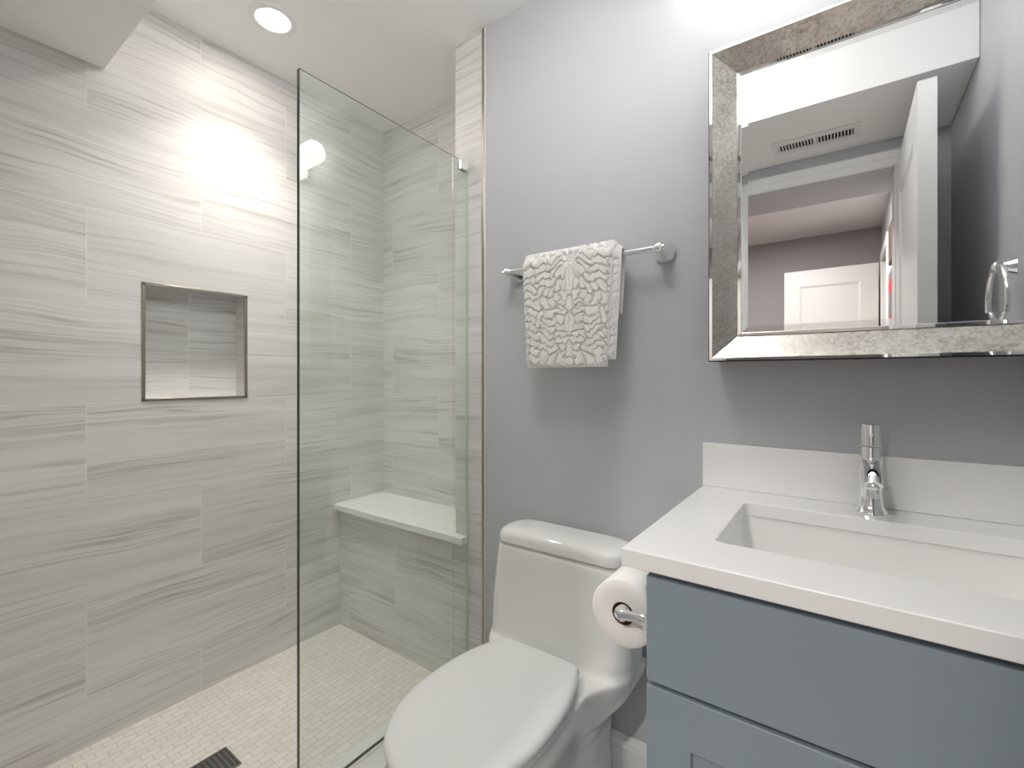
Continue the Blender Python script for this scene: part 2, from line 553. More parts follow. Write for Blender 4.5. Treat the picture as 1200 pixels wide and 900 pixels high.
# recessed lamp over the shower
def can_light(name, label, x, y, z, lens, r=0.052, group=None, watts=0, col=(1, 1, 1), spread=125):
    t = thing(name, label, 'ceiling light', (x, y, z), group)
    if watts:
        ld = bpy.data.lights.new('beam', 'AREA'); ld.shape = 'DISK'; ld.size = r * 1.7; ld.energy = watts; ld.color = col
        ld.spread = math.radians(spread)
        lo = bpy.data.objects.new('beam', ld); COL.objects.link(lo); lo.parent = t; lo.location = (0, 0, -0.006)
    bm = bmesh.new()
    lathe(bm, [(r, 0.001), (r, -0.002), (r + 0.006, -0.005), (r + 0.022, -0.003), (r + 0.024, 0.001)], 48, cap0=False, cap1=False)
    link('trim_ring', bm, M['trim'], t)
    bm = bmesh.new()
    lathe(bm, [(r + 0.001, -0.001), (r * 0.7, -0.0025), (0.002, -0.003)], 48)
    link('lens', bm, lens, t)
    return t
can_light('recessed_light', 'round glowing recessed light in the white ceiling over the shower', -1.600, 0.817, ZC, M['lens_shower'], watts=P_SHOWER, spread=96, col=(1.0, 0.95, 0.89))

t = thing('added_fill_light', 'added frosted bowl fill light on a short stem between the shower and the vanity', 'ceiling light', (-0.52, 0.63, ZC))  # added lamp, unseen, evens out the bathroom light
bm = bmesh.new()
lathe(bm, [(0.065, -0.0005), (0.066, -0.012), (0.056, -0.020), (0.012, -0.024), (0.010, -0.085), (0.030, -0.092)], 48)
link('stem', bm, M['nickel'], t)
bm = bmesh.new()
lathe(bm, [(0.030, -0.092), (0.150, -0.088), (0.160, -0.092), (0.164, -0.100), (0.150, -0.128), (0.110, -0.152), (0.06, -0.165), (0.01, -0.168)], 64)
link('bowl_shade', bm, M['lens_fill'], t)

# ------------------------------------------------------------------ shower glass
GY0, GZ0, GZ1 = 0.6303, 0.0895, 0.775 + H
t = thing('shower_glass_panel', 'tall frameless clear glass panel standing on the white shower curb', 'glass panel', (XG, 0.95, 0.087))
o3 = (XG, 0.95, 0.087)
g = 0.005
boxo('pane', XG - g, XG + g, GY0 + 0.0015, D - 0.003, GZ0 + 0.0005, GZ1, M['glass'], t, off=o3)
o = boxo('polished_edge', XG - g, XG + g, GY0, GY0 + 0.0013, GZ0 + 0.002, GZ1, M['glass_edge'], t, off=o3); o['label'] = 'dark green polished front edge of the glass'
boxo('polished_edge', XG + g - 0.0015, XG + g + 0.0002, GY0, D - 0.003, GZ1 - 0.001, GZ1 + 0.0003, M['glass_edge'], t, off=o3)
boxo('polished_edge', XG - g, XG + g, D - 0.0028, D - 0.001, GZ0 + 0.002, GZ1, M['glass_edge_light'], t, off=o3)
boxo('bottom_seal', XG - g + 0.001, XG + g - 0.001, GY0 + 0.002, D - 0.004, 0.0868, GZ0, M['glass_edge'], t, off=o3)
boxo('sealant_bead', XG + g + 0.004, XG + g + 0.012, GY0 + 0.01, D - 0.002, 0.0865, 0.0885, M['caulk'], t, off=o3)
bm = bmesh.new()
cz = GZ1
box(bm, XG - 0.011, XG - g, D - 0.042, D - 0.001, cz - 0.03, cz + 0.006, off=o3)
box(bm, XG + g, XG + 0.011, D - 0.042, D - 0.001, cz - 0.03, cz + 0.006, off=o3)
box(bm, XG - g, XG + g, D - 0.042, D - 0.001, cz + 0.0005, cz + 0.006, off=o3)
link('wall_clip', bm, M['chrome'], t, smooth=False)

# ------------------------------------------------------------------ toilet
TX, TYB = -0.663, 1.256
t = thing('toilet', 'white one-piece toilet with closed lid between the shower and the vanity', 'toilet', (TX, 0.95, 0))
toff = Vector((TX, 0.95, 0))
def egg(yf, yb, hw, ywide, z, back_w=0.7, n=48, p=2.0):
    """outline seen from above: pointed-round front at yf, flatter back at yb"""
    pts = []
    for i in range(n):
        a = 2 * PI * i / n
        c, s_ = math.cos(a), math.sin(a)
        if s_ <= 0:   # front half
            x = hw * math.copysign(abs(c) ** (2 / 2.05), c)
            y = ywide + (ywide - yf) * math.copysign(abs(s_) ** (2 / 2.05), s_)
        else:
            e = 2 / 3.4
            x = hw * math.copysign(abs(c) ** e, c)
            y = ywide + (yb - ywide) * s_ ** e
            x *= 1 - (1 - back_w) * ((y - ywide) / (yb - ywide)) ** 1.6
        pts.append((x, y - toff.y, z))
    return pts
def tank_ring(hw, yf, yb, z, r=0.05, n=10, bow=0.012):
    pts = []
    hy = (yb - yf) / 2; cy = (yb + yf) / 2
    for (x, y, zz) in rrect(0, cy, hw, hy, min(r, hy * 0.95), z, n):
        k = max(0.0, 1 - (x / hw) ** 2)
        if y < cy: y -= bow * k
        pts.append((x, y - toff.y, z))
    return pts
def foot_ring(z, yf, yw, hw, hwt, ya, yb2, ybk=TYB, back=0.85, n=26):
    ys_, ws = [], []
    for i in range(n + 1):
        k = i / n
        y = yf + (ybk - yf) * (1 - math.cos(PI * k * 0.5)) if False else yf + (ybk - yf) * k ** 1.7
        if y < yw:
            wb = hw * math.sqrt(max(0, 1 - ((yw - y) / (yw - yf)) ** 2))
        else:
            wb = hw * (1 - (1 - back) * ((y - yw) / (ybk - yw)) ** 1.3)
        q = min(1, max(0, (y - ya) / (yb2 - ya)))
        wt = hwt * q * q * (3 - 2 * q)
        h_ = 0.07
        d_ = max(h_ - abs(wb - wt), 0) / h_
        ww = max(wb, wt) + (d_ * d_ * h_ / 4 if k > 0.05 and hwt > 0 else 0)
        ys_.append(y - toff.y); ws.append(max(ww, 0.0004))
    return [(a, b, z) for a, b in zip(ws, ys_)] + [(-a, b, z) for a, b in reversed(list(zip(ws, ys_)))]
bm = bmesh.new()
# pedestal and bowl with the deck widening back to the tank
secs = [(0.0, 0.70, 0.92, 0.118, 0.115), (0.03, 0.70, 0.92, 0.116, 0.112), (0.12, 0.69, 0.90, 0.112, 0.106), (0.20, 0.665, 0.88, 0.122, 0.112),
        (0.255, 0.638, 0.865, 0.136, 0.140), (0.29, 0.620, 0.85, 0.146, 0.178), (0.32, 0.606, 0.84, 0.155, 0.204), (0.35, 0.596, 0.835, 0.162, 0.219), (0.375, 0.588, 0.83, 0.166, 0.224), (0.3935, 0.584, 0.83, 0.168, 0.226)]
loft(bm, [foot_ring(z, a, b, c, d, 0.90, 1.135) for z, a, b, c, d in secs])
# tank
tk = [(0.37, 0.215, 1.115, 0.05), (0.385, 0.224, 1.095, 0.07), (0.400, 0.2255, 1.094, 0.065), (0.42, 0.2255, 1.100, 0.052), (0.45, 0.225, 1.107, 0.045), (0.52, 0.221, 1.111, 0.04), (0.60, 0.212, 1.114, 0.04), (0.664, 0.204, 1.117, 0.04)]
loft(bm, [tank_ring(hw, yf, TYB, z, r) for z, hw, yf, r in tk])
o = link('bowl_and_tank', bm, M['porcelain'], t)
rm = o.modifiers.new('remesh', 'REMESH'); rm.mode = 'VOXEL'; rm.voxel_size = 0.0055; rm.use_smooth_shade = True
sm = o.modifiers.new('smooth', 'SMOOTH'); sm.factor = 0.5; sm.iterations = 22
# tank lid
bm = bmesh.new()
zl = 0.6675
lid = [(0.199, 1.121, 0, 0.04), (0.2035, 1.117, 0.0015, 0.04), (0.2035, 1.117, 0.018, 0.042), (0.201, 1.119, 0.027, 0.044), (0.195, 1.124, 0.034, 0.044),
       (0.184, 1.133, 0.0395, 0.045), (0.165, 1.147, 0.0435, 0.04), (0.11, 1.165, 0.046, 0.03), (0.05, 1.18, 0.047, 0.02)]
loft(bm, [tank_ring(hw, yf, TYB + 0.002 - (i > 3) * (i - 3) * 0.008, zl + dz, r) for i, (hw, yf, dz, r) in enumerate(lid)])
link('tank_lid', bm, M['porcelain'], t, angle=60)
# seat ring and lid
bm = bmesh.new()
N = 64
def lid_outline(yf, yb, hw, yw, hwb, rc=0.020):
    half = []
    for i in range(21):
        a = PI / 2 * i / 20
        half.append((hw * math.sin(a) ** 0.98, yw - (yw - yf) * math.cos(a)))
    for i in range(1, 15):
        k = i / 14
        half.append((hw - (hw - hwb) * k ** 2.5, yw + (yb - rc - yw) * k))
    for i in range(1, 7):
        a = PI / 2 * i / 6
        half.append((hwb - rc * 1.15 + rc * 1.15 * math.cos(a), yb - rc + rc * math.sin(a)))
    for i in range(1, 4):
        half.append(((hwb - rc * 1.15) * (1 - i / 4), yb + 0.002 * i / 4))
    pts = [(x, y) for x, y in half] + [(0, yb + 0.002)] + [(-x, y) for x, y in reversed(half[1:])]
    return [(x, y - toff.y, 0) for x, y in pts]
out = lid_outline(0.574, 1.060, 0.1715, 0.80, 0.123)
inn = [(x * 0.66, (y + toff.y - 0.82) * 0.66 + 0.815 - toff.y, 0) for x, y, z in out]
def at(ring, z, k=1.0, cy=0.82):
    return [(x * k, (y + toff.y - cy) * k + cy - toff.y, z) for x, y, _ in ring]
rings = [at(out, 0.3965, 0.965), at(out, 0.3990, 0.985), at(out, 0.408, 0.985), at(out, 0.411, 0.965), at(inn, 0.411, 1.02), at(inn, 0.3955, 1.0), at(out, 0.3955, 0.975)]
loft(bm, rings, False, False)
bmesh.ops.remove_doubles(bm, verts=bm.verts, dist=1e-5)
link('seat', bm, M['seat'], t, angle=50)
bm = bmesh.new()
rings = [at(out, 0.4155, 0.955), at(out, 0.4160, 0.985), at(out, 0.4175, 1.0), at(out, 0.422, 1.0), at(out, 0.427, 0.988), at(out, 0.4315, 0.955), at(out, 0.4345, 0.90), at(out, 0.4360, 0.80), at(out, 0.437, 0.4), at(out, 0.4373, 0.1)]
loft(bm, rings)
link('seat_lid', bm, M['seat'], t, angle=60)

# ------------------------------------------------------------------ vanity
VX0, VX1, VYF = -0.261, 0.318, 0.735
t = thing('vanity_cabinet', 'blue painted vanity cabinet with two wide drawers under the white countertop', 'cabinet', (0.03, 1.0, 0))
vo = (0.03, 1.0, 0)
ZT = -0.3053 + H
bm = bmesh.new()
box(bm, VX0, VX0 + 0.018, VYF + 0.020, D - 0.001, 0.09, ZT - 0.001, off=vo)
box(bm, VX1 - 0.018, VX1, VYF + 0.020, D - 0.001, 0.09, ZT - 0.001, off=vo)
box(bm, VX0 + 0.018, VX1 - 0.018, VYF + 0.020, D - 0.001, 0.09, 0.108, off=vo)
box(bm, VX0 + 0.018, VX1 - 0.018, D - 0.010, D - 0.001, 0.108, ZT - 0.001, off=vo)
box(bm, VX0 + 0.018, VX1 - 0.018, VYF + 0.020, VYF + 0.038, ZT - 0.05, ZT - 0.001, off=vo)
link('carcass', bm, M['blue'], t, smooth=False)
boxo('toe_kick', VX0 + 0.003, VX1 - 0.003, VYF + 0.075, D - 0.002, 0.0, 0.09, M['blue'], t, off=vo)
def drawer(z0, z1, panel):
    bm = bmesh.new()
    x0, x1, y0, y1 = VX0 + 0.001, VX1 - 0.002, VYF, VYF + 0.0195
    if not panel:
        box(bm, x0, x1, y0, y1, z0, z1, off=vo)
    else:
        rw, dp = 0.070, 0.008
        q = lambda x, y, z: bm.verts.new((x - vo[0], y - vo[1], z - vo[2]))
        O = [q(x, y0, z) for x, z in ((x0, z0), (x1, z0), (x1, z1), (x0, z1))]
        I = [q(x, y0, z) for x, z in ((x0 + rw, z0 + rw), (x1 - rw, z0 + rw), (x1 - rw, z1 - 0.080), (x0 + rw, z1 - 0.080))]
        P = [q(x, y0 + dp, z) for x, z in ((x0 + rw, z0 + rw), (x1 - rw, z0 + rw), (x1 - rw, z1 - 0.080), (x0 + rw, z1 - 0.080))]
        B = [q(x, y1, z) for x, z in ((x0, z0), (x1, z0), (x1, z1), (x0, z1))]
        for k in range(4):
            j = (k + 1) % 4
            bm.faces.new((O[k], O[j], I[j], I[k])); bm.faces.new((I[k], I[j], P[j], P[k])); bm.faces.new((O[k], B[k], B[j], O[j]))
        bm.faces.new(P); bm.faces.new(B)
    return link('drawer', bm, M['blue'], t, bevel=0.0035 if not panel else 0.0025, segs=3)
drawer(H - 0.4895, H - 0.3185, False)
drawer(0.105, H - 0.4955, True)

# countertop with the sink cut-out, and its backsplash
CX0, CX1, CYF, CZ1, CZ0 = -0.2943, XR - 0.002, 0.7154, H - 0.2761, H - 0.3053
SX0, SX1, SY0, SY1 = -0.178, 0.268, 0.836, 1.139
scx, scy, shx, shy = (SX0 + SX1) / 2, (SY0 + SY1) / 2, (SX1 - SX0) / 2, (SY1 - SY0) / 2
co = Vector((0.02, 1.0, CZ0))
t = thing('countertop', 'white quartz countertop with sink cut-out and short backsplash', 'countertop', co)
bm = bmesh.new()
inner = rrect(scx, scy, shx, shy, 0.016, 0, 8)
def outer_pt(p):
    dx, dy = p[0] - scx, p[1] - scy
    k = 1e9
    if dx > 1e-9: k = min(k, (CX1 - scx) / dx)
    if dx < -1e-9: k = min(k, (CX0 - scx) / dx)
    if dy > 1e-9: k = min(k, (D - 0.001 - scy) / dy)
    if dy < -1e-9: k = min(k, (CYF - scy) / dy)
    return (scx + dx * k, scy + dy * k)
outer = [outer_pt(p) for p in inner]
# snap the closest outer point to each true corner
for cxy in ((CX1, D - 0.001), (CX0, D - 0.001), (CX0, CYF), (CX1, CYF)):
    i = min(range(len(outer)), key=lambda k: (outer[k][0] - cxy[0]) ** 2 + (outer[k][1] - cxy[1]) ** 2)
    outer[i] = cxy
V = lambda pts, z: [(p[0] - co.x, p[1] - co.y, z - co.z) for p in pts]
loft(bm, [V(outer, CZ0), V(outer, CZ1), V(inner, CZ1), V(inner, CZ0), V(outer, CZ0)], False, False)
bmesh.ops.remove_doubles(bm, verts=bm.verts, dist=1e-6)
link('slab', bm, M['quartz'], t, bevel=0.0018, angle=30)
boxo('backsplash', CX0, CX1, D - 0.020, D - 0.001, CZ1 + 0.0003, H - 0.166, M['quartz'], t, bevel=0.0015, off=co)

# undermount sink
t = thing('sink', 'rectangular white undermount basin set into the countertop', 'sink', (scx, scy, CZ0))
so = Vector((scx, scy, CZ0))
bm = bmesh.new()
zt = -0.0008
prof = [(0.030, zt - 0.010, 0.030), (0.030, zt, 0.030), (0.004, zt, 0.020), (0.003, zt - 0.006, 0.020), (-0.003, zt - 0.07, 0.024), (-0.008, zt - 0.108, 0.030), (-0.022, zt - 0.128, 0.036), (-0.055, zt - 0.138, 0.04), (-0.11, zt - 0.142, 0.03)]
rings = [rrect(0, 0, shx + e, shy + e, r, z, 8) for e, z, r in prof]
back = [rrect(0, 0, shx + e + 0.012, shy + e + 0.012, r + 0.01, z - 0.010, 8) for e, z, r in reversed(prof[4:])]
loft(bm, rings + back + [rings[0]], False, False)
bmesh.ops.remove_doubles(bm, verts=bm.verts, dist=1e-6)
bmesh.ops.contextual_create(bm, geom=[]) if False else None
link('basin', bm, M['porcelain'], t, angle=50)
bm = bmesh.new()
box(bm, -shx + 0.09, shx - 0.09, -shy + 0.09, shy - 0.09, zt - 0.152, zt - 0.1425)
link('basin_floor', bm, M['porcelain'], t)
bm = bmesh.new()
lathe(bm, [(0.031, -0.1425), (0.031, -0.1395), (0.024, -0.138), (0.020, -0.1395), (0.010, -0.137), (0.002, -0.1365)], 32)
link('drain', bm, M['chrome'], t)

# faucet
FX, FY = 0.045, 1.203
t = thing('faucet', 'chrome single-hole faucet standing behind the basin on the white countertop', 'faucet', (FX, FY, CZ1))
bm = bmesh.new()
lathe(bm, [(0.029, 0.0), (0.029, 0.002), (0.027, 0.005), (0.0225, 0.013), (0.020, 0.022), (0.0192, 0.034), (0.0188, 0.06), (0.0186, 0.131), (0.0178, 0.1345)], 48)
link('body', bm, M['chrome'], t, angle=40)
bm = bmesh.new()
lathe(bm, [(0.0178, 0.1362), (0.0192, 0.1375), (0.0194, 0.142), (0.0194, 0.178), (0.0186, 0.1808), (0.0165, 0.1820), (0.006, 0.1825), (0.001, 0.1825)], 48)
link('handle', bm, M['chrome'], t, angle=40)
bm = bmesh.new()
box(bm, -0.004, 0.004, -0.046, -0.012, 0.160, 0.166)
link('lever', bm, M['chrome'], t, bevel=0.002)
bm = bmesh.new()
pts, rad = [], []
for k in range(15):
    a = k / 14
    y = -0.008 - 0.100 * a
    z = 0.098 - 0.012 * a * a - (0.012 * max(0, (a - 0.8) / 0.2) ** 2)
    pts.append((0, y, z)); rad.append(0.0172 - 0.0026 * a)
tube(bm, pts, rad, 32)
link('spout', bm, M['chrome'], t, angle=50)
bm = bmesh.new()
lathe(bm, [(0.0105, 0), (0.0115, 0.002), (0.0115, 0.010), (0.009, 0.011), (0.002, 0.0105)], 28, axis_mat((0, -0.100, 0.079), (0, -0.25, -1)))
link('aerator', bm, M['chrome'], t)
bm = bmesh.new()
tube(bm, [(0.004, 0.019, 0.05), (0.018, 0.024, 0.048), (0.034, 0.024, 0.047)], 0.0014, 8)
link('lift_rod', bm, M['chrome'], t)

# ------------------------------------------------------------------ toilet paper and its holder
t = thing('toilet_paper_holder', 'chrome toilet paper holder post on the side of the blue vanity', 'holder', (VX0, 0.775, H - 0.41))
RX, RZ = -0.054, -0.004
bm = bmesh.new()
lathe(bm, [(0.024, 0.0005), (0.024, 0.004), (0.020, 0.008), (0.011, 0.012), (0.0105, 0.018)], 32, axis_mat((0, -0.008, 0), (-1, 0, 0)))
link('flange', bm, M['chrome'], t)
bm = bmesh.new()
tube(bm, [(-0.010, -0.008, 0), (-0.022, -0.008, 0), (-0.034, -0.009, 0), (-0.044, -0.009, -0.001), (-0.052, -0.007, -0.003), (-0.056, -0.002, -0.004), (-0.056, 0.006, -0.004)],
     [0.0125, 0.0095, 0.0080, 0.0085, 0.0115, 0.0130, 0.0125], 24)
link('arm', bm, M['chrome'], t)
bm = bmesh.new()
tube(bm, [(RX - 0.002, 0.004, RZ), (RX - 0.002, 0.132, RZ)], 0.0085, 24)
lathe(bm, [(0.0085, 0), (0.0125, 0.003), (0.0125, 0.008), (0.009, 0.011), (0.002, 0.012)], 24, axis_mat((RX - 0.002, 0.130, RZ), (0, 1, 0)))
link('bar', bm, M['chrome'], t)
RR, RL = 0.060, 0.102
t = thing('toilet_paper_roll', 'white toilet paper roll hanging on the chrome holder beside the vanity', 'toilet paper', (VX0 + RX - 0.006, 0.788, H - 0.422))
bm = bmesh.new()
m4 = axis_mat((0, 0, 0), (0, 1, 0))
lathe(bm, [(0.0205, 0.0), (0.040, -0.0005), (RR - 0.002, 0.0), (RR, 0.002), (RR, RL - 0.002), (RR - 0.002, RL), (0.0205, RL), (0.0205, 0.0)], 64, m4, False, False)
bmesh.ops.remove_doubles(bm, verts=bm.verts, dist=1e-6)
link('paper', bm, M['paper'], t, angle=50)
bm = bmesh.new()
lathe(bm, [(0.0203, 0.0005), (0.0203, RL - 0.0005), (0.0190, RL - 0.0005), (0.0190, 0.0005), (0.0203, 0.0005)], 40, m4, False, False)
bmesh.ops.remove_doubles(bm, verts=bm.verts, dist=1e-6)
o = link('cardboard_core', bm, M['card'], t, angle=50); o['label'] = 'brown cardboard core'

# ------------------------------------------------------------------ towel bar and towel
BZ, BY = H + 0.341, 1.208
BX0, BX1 = -0.884, -0.394
t = thing('towel_bar', 'chrome towel bar on two wall posts above the toilet', 'towel bar', (-0.64, D, BZ))
def post(bm, x):
    m = axis_mat((x, 0, 0), (0, -1, 0))
    lathe(bm, [(0.0285, 0.0005), (0.0285, 0.006), (0.0265, 0.011), (0.0205, 0.022), (0.0155, 0.038), (0.0125, 0.052), (0.0125, 0.064), (0.0115, 0.070), (0.007, 0.074), (0.002, 0.0755)], 36, m)
for x in (BX0, BX1):
    bm = bmesh.new(); post(bm, x + 0.64)
    link('post', bm, M['chrome'], t)
bm = bmesh.new()
tube(bm, [(BX0 + 0.64 - 0.016, BY - D, 0), (BX1 + 0.64 + 0.016, BY - D, 0)], 0.0080, 28)
link('rail', bm, M['chrome'], t)

# relief of plump leaves either side of a stem (symmetric about u = 0)
STROKES = (
    (402, 190, 428, 265, 402, 385, 9), (400, 395, 397, 440, 402, 490, 15), (428, 432, 456, 418, 472, 450, 10), (472, 452, 462, 484, 436, 470, 9),
    (408, 478, 442, 508, 476, 486, 9), (430, 195, 470, 290, 595, 302, 14), (445, 178, 500, 256, 602, 252, 14), (450, 150, 520, 212, 612, 198, 13),
    (470, 122, 540, 160, 622, 150, 12), (440, 295, 418, 350, 444, 412, 12), (472, 312, 462, 370, 482, 418, 12), (502, 326, 514, 385, 502, 448, 12),
    (532, 326, 562, 390, 546, 455, 13), (570, 322, 604, 385, 588, 452, 13), (500, 498, 530, 478, 548, 512, 16), (482, 545, 520, 562, 552, 540, 13),
    (440, 522, 470, 540, 458, 572, 11), (405, 505, 434, 555, 402, 628, 9), (430, 592, 480, 614, 556, 574, 13), (420, 628, 490, 660, 566, 610, 13),
    (412, 660, 480, 712, 578, 656, 13), (424, 694, 452, 744, 568, 712, 13), (400, 690, 396, 735, 400, 772, 13), (430, 750, 462, 795, 440, 838, 12),
    (482, 762, 524, 784, 502, 834, 14), (542, 748, 586, 782, 560, 834, 13), (400, 792, 401, 806, 400, 830, 14), (592, 492, 604, 530, 584, 560, 12),
    (632, 140, 682, 172, 716, 150, 13), (630, 202, 682, 238, 716, 212, 13), (620, 258, 672, 286, 716, 264, 13), (622, 330, 660, 296, 712, 318, 13),
    (626, 378, 664, 350, 714, 372, 13), (622, 430, 660, 404, 712, 424, 13), (612, 482, 660, 456, 712, 474, 13), (616, 532, 656, 506, 712, 524, 13),
    (606, 584, 656, 562, 712, 578, 13), (602, 634, 656, 614, 712, 632, 13), (606, 686, 656, 668, 712, 690, 13), (602, 738, 654, 726, 712, 744, 13),
    (604, 792, 656, 780, 712, 798, 13))
SX_, SY_, PER = 0.00055, 0.00045, 0.333
def relief(U, Vv):
    shp = U.shape
    uu, vv_ = np.abs(U.ravel()), Vv.ravel()
    u = uu + 0.0040 * np.sin(vv_ * 95 + 1.3 + uu * 40) * np.clip(uu / 0.02, 0, 1) + 0.0020 * np.sin(vv_ * 260 + uu * 190) * np.clip(uu / 0.02, 0, 1)
    v = vv_ + 0.0050 * np.sin(uu * 120 + 0.4) * np.clip(uu / 0.03, 0, 1) + 0.0022 * np.sin(uu * 310 + vv_ * 150)
    v = np.mod(v, PER)
    d1 = np.full(u.shape, 9e9); d2 = np.full(u.shape, 9e9)
    k = np.linspace(0, 1, 13)
    cuts = []
    for st in STROKES:
        ln_ = math.hypot(st[4] - st[0], st[5] - st[1])
        if ln_ > 95 and st[0] > 405:
            cuts += [st + (0.0, 0.44), st + (0.50, 1.0)]
        else:
            cuts.append(st + (0.0, 1.0))
    kk = np.linspace(0, 1, 13)
    for x0, y0, x1, y1, x2, y2, wd, ka, kb in cuts:
        k = ka + (kb - ka) * kk
        bx_ = ((1 - k) ** 2 * x0 + 2 * k * (1 - k) * x1 + k * k * x2 - 400) * SX_
        by_ = (845 - ((1 - k) ** 2 * y0 + 2 * k * (1 - k) * y1 + k * k * y2)) * SY_
        rr = wd * 0.00062 * (0.45 + 0.55 * np.sin(PI * (0.08 + 0.8 * kk ** 0.8)))
        d = np.full(u.shape, 9e9)
        for a, b, r in zip(bx_, by_, rr):
            dv = np.abs(v - b); dv = np.minimum(dv, PER - dv)
            d = np.minimum(d, np.sqrt((u - a) ** 2 + dv ** 2) / r)
        m = d < d1
        d2 = np.where(m, d1, np.minimum(d2, d))
        d1 = np.where(m, d, d1)
    e = np.clip((d2 - d1 - 0.08) / 0.75, 0, 1)
    h = np.sqrt(1 - (1 - e) ** 2)
    h *= np.clip(1.55 - 0.55 * d1, 0.15, 1)
    return h.reshape(shp)

def towel_layer(name, parent, x0, x1, x0b, x1b, r_in, th, zf, zb, amp, axis_x, nx=240, ds=0.0014, back_shift=0.0, org=(0, 0, 0), wave=0.0):
    """cloth folded over the bar: front hangs to zf, back to zb; thick and quilted"""
    r_out = r_in + th
    path = []                                  # centre line in (y, z) with outward normals
    z = zf
    L = 0.0
    s_list = []
    nf = int((BZ - zf) / ds); na = max(10, int(PI * r_out / ds)); nb = int((BZ - zb) / ds)
    for i in range(nf): path.append((-1, 0, zf + (BZ - zf) * i / nf, 0.0))
    for i in range(na + 1):
        a = PI - PI * i / na
        path.append((math.cos(a), math.sin(a), BZ, 1.0))
    for i in range(1, nb + 1): path.append((1, 0, BZ - (BZ - zb) * i / nb, 2.0))
    P = np.array(path)
    arc = [0.0]
    for i in range(1, len(P)):
        dz = abs(P[i, 2] - P[i - 1, 2])
        da = math.hypot(P[i, 0] - P[i - 1, 0], P[i, 1] - P[i - 1, 1]) * r_out
        arc.append(arc[-1] + dz + da)
    arc = np.array(arc)
    f = np.linspace(0, 1, nx)
    # width narrows towards the hem
    drop = np.clip((BZ - P[:, 2]) / (BZ - zf), 0, 1)[:, None]
    xl = x0 + (x0b - x0) * drop + back_shift * (P[:, 3:4] == 2.0) * 1.0
    xr = x1 + (x1b - x1) * drop + back_shift * (P[:, 3:4] == 2.0) * 1.0
    X = xl + (xr - xl) * f[None, :]
    hgt = relief(X - axis_x, np.repeat(arc[:, None], nx, 1))
    edge = np.minimum(np.minimum(f, 1 - f)[None, :] * (x1 - x0) / 0.011, 1.0)
    hem = np.minimum(np.minimum(arc, arc[-1] - arc) / 0.011, 1.0)[:, None]
    e = np.minimum(edge, hem)
    puff = np.sqrt(np.clip(1 - (1 - e) ** 2, 0, 1))
    half = th / 2
    lag = wave * np.sin(f * 9.0 + 0.7)[None, :] * drop ** 1.2
    rc = r_in + half
    def surf(side):
        off = side * half * puff * 0.96 + (amp * (hgt - 0.35) * puff if side > 0 else 0)
        Y = BY + P[:, 0:1] * (rc + off) + lag * (P[:, 3:4] == 0.0)
        Z = P[:, 2:3] + P[:, 1:2] * (rc + off)
        return np.broadcast_to(X, off.shape), Y, Z
    bm = bmesh.new()
    grids = []
    for side in (1, -1):
        a, b, c = surf(side)
        grids.append([[bm.verts.new((a[i, j] - org[0], b[i, j] - org[1], c[i, j] - org[2])) for j in range(nx)] for i in range(len(P))])
    n = len(P)
    for gI, G in enumerate(grids):
        for i in range(n - 1):
            for j in range(nx - 1):
                bm.faces.new((G[i][j], G[i][j + 1], G[i + 1][j + 1], G[i + 1][j]))
    A, B = grids
    for i in range(n - 1):
        bm.faces.new((A[i][0], A[i + 1][0], B[i + 1][0], B[i][0])); bm.faces.new((A[i][-1], B[i][-1], B[i + 1][-1], A[i + 1][-1]))
    for j in range(nx - 1):
        bm.faces.new((A[0][j], B[0][j], B[0][j + 1], A[0][j + 1])); bm.faces.new((A[-1][j], A[-1][j + 1], B[-1][j + 1], B[-1][j]))
    return link(name, bm, M['terry'], parent, angle=180)
tor = (-0.645, BY, BZ)
t = thing('hand_towel', 'folded white hand towel with raised leaf pattern over the towel bar', 'towel', tor)
towel_layer('outer_fold', t, -0.802, -0.508, -0.787, -0.524, 0.0215, 0.013, H + 0.030, H + 0.165, 0.0110, -0.636, org=tor, wave=0.003)
towel_layer('inner_fold', t, -0.790, -0.489, -0.775, -0.506, 0.0082, 0.0128, H + 0.050, H + 0.178, 0.0060, -0.643, nx=110, ds=0.003, org=tor)

# ------------------------------------------------------------------ mirror
MX0, MX1, MZ0, MZ1 = -0.261, 0.3325, H + 0.0386, H + 0.775
YO, YI = 1.165, 1.194
FW = 0.0665
mo = Vector(((MX0 + MX1) / 2, 1.22, (MZ0 + MZ1) / 2))
t = thing('wall_mirror', 'large rectangular mirror in an antiqued mirror frame above the sink', 'mirror', mo)
boxo('backing', MX0 + 0.003, MX1 - 0.003, 1.202, D - 0.001, MZ0 + 0.003, MZ1 - 0.003, M['dark'], t, off=mo)
def ringpts(e, y):
    return [Vector((x, y, z)) - mo for x, z in ((MX0 + e, MZ0 + e), (MX1 - e, MZ0 + e), (MX1 - e, MZ1 - e), (MX0 + e, MZ1 - e))]
steps = [(0.0, 1.203), (0.0, YO + 0.003), (0.0022, YO), (0.008, YO + 0.0008), (0.0085, YO + 0.0026), (FW - 0.0080, YI - 0.0005), (FW - 0.0075, YI - 0.0030), (FW - 0.001, YI - 0.0020), (FW, YI - 0.0005), (FW, 1.203)]
cor = [ringpts(e, y) for e, y in steps]
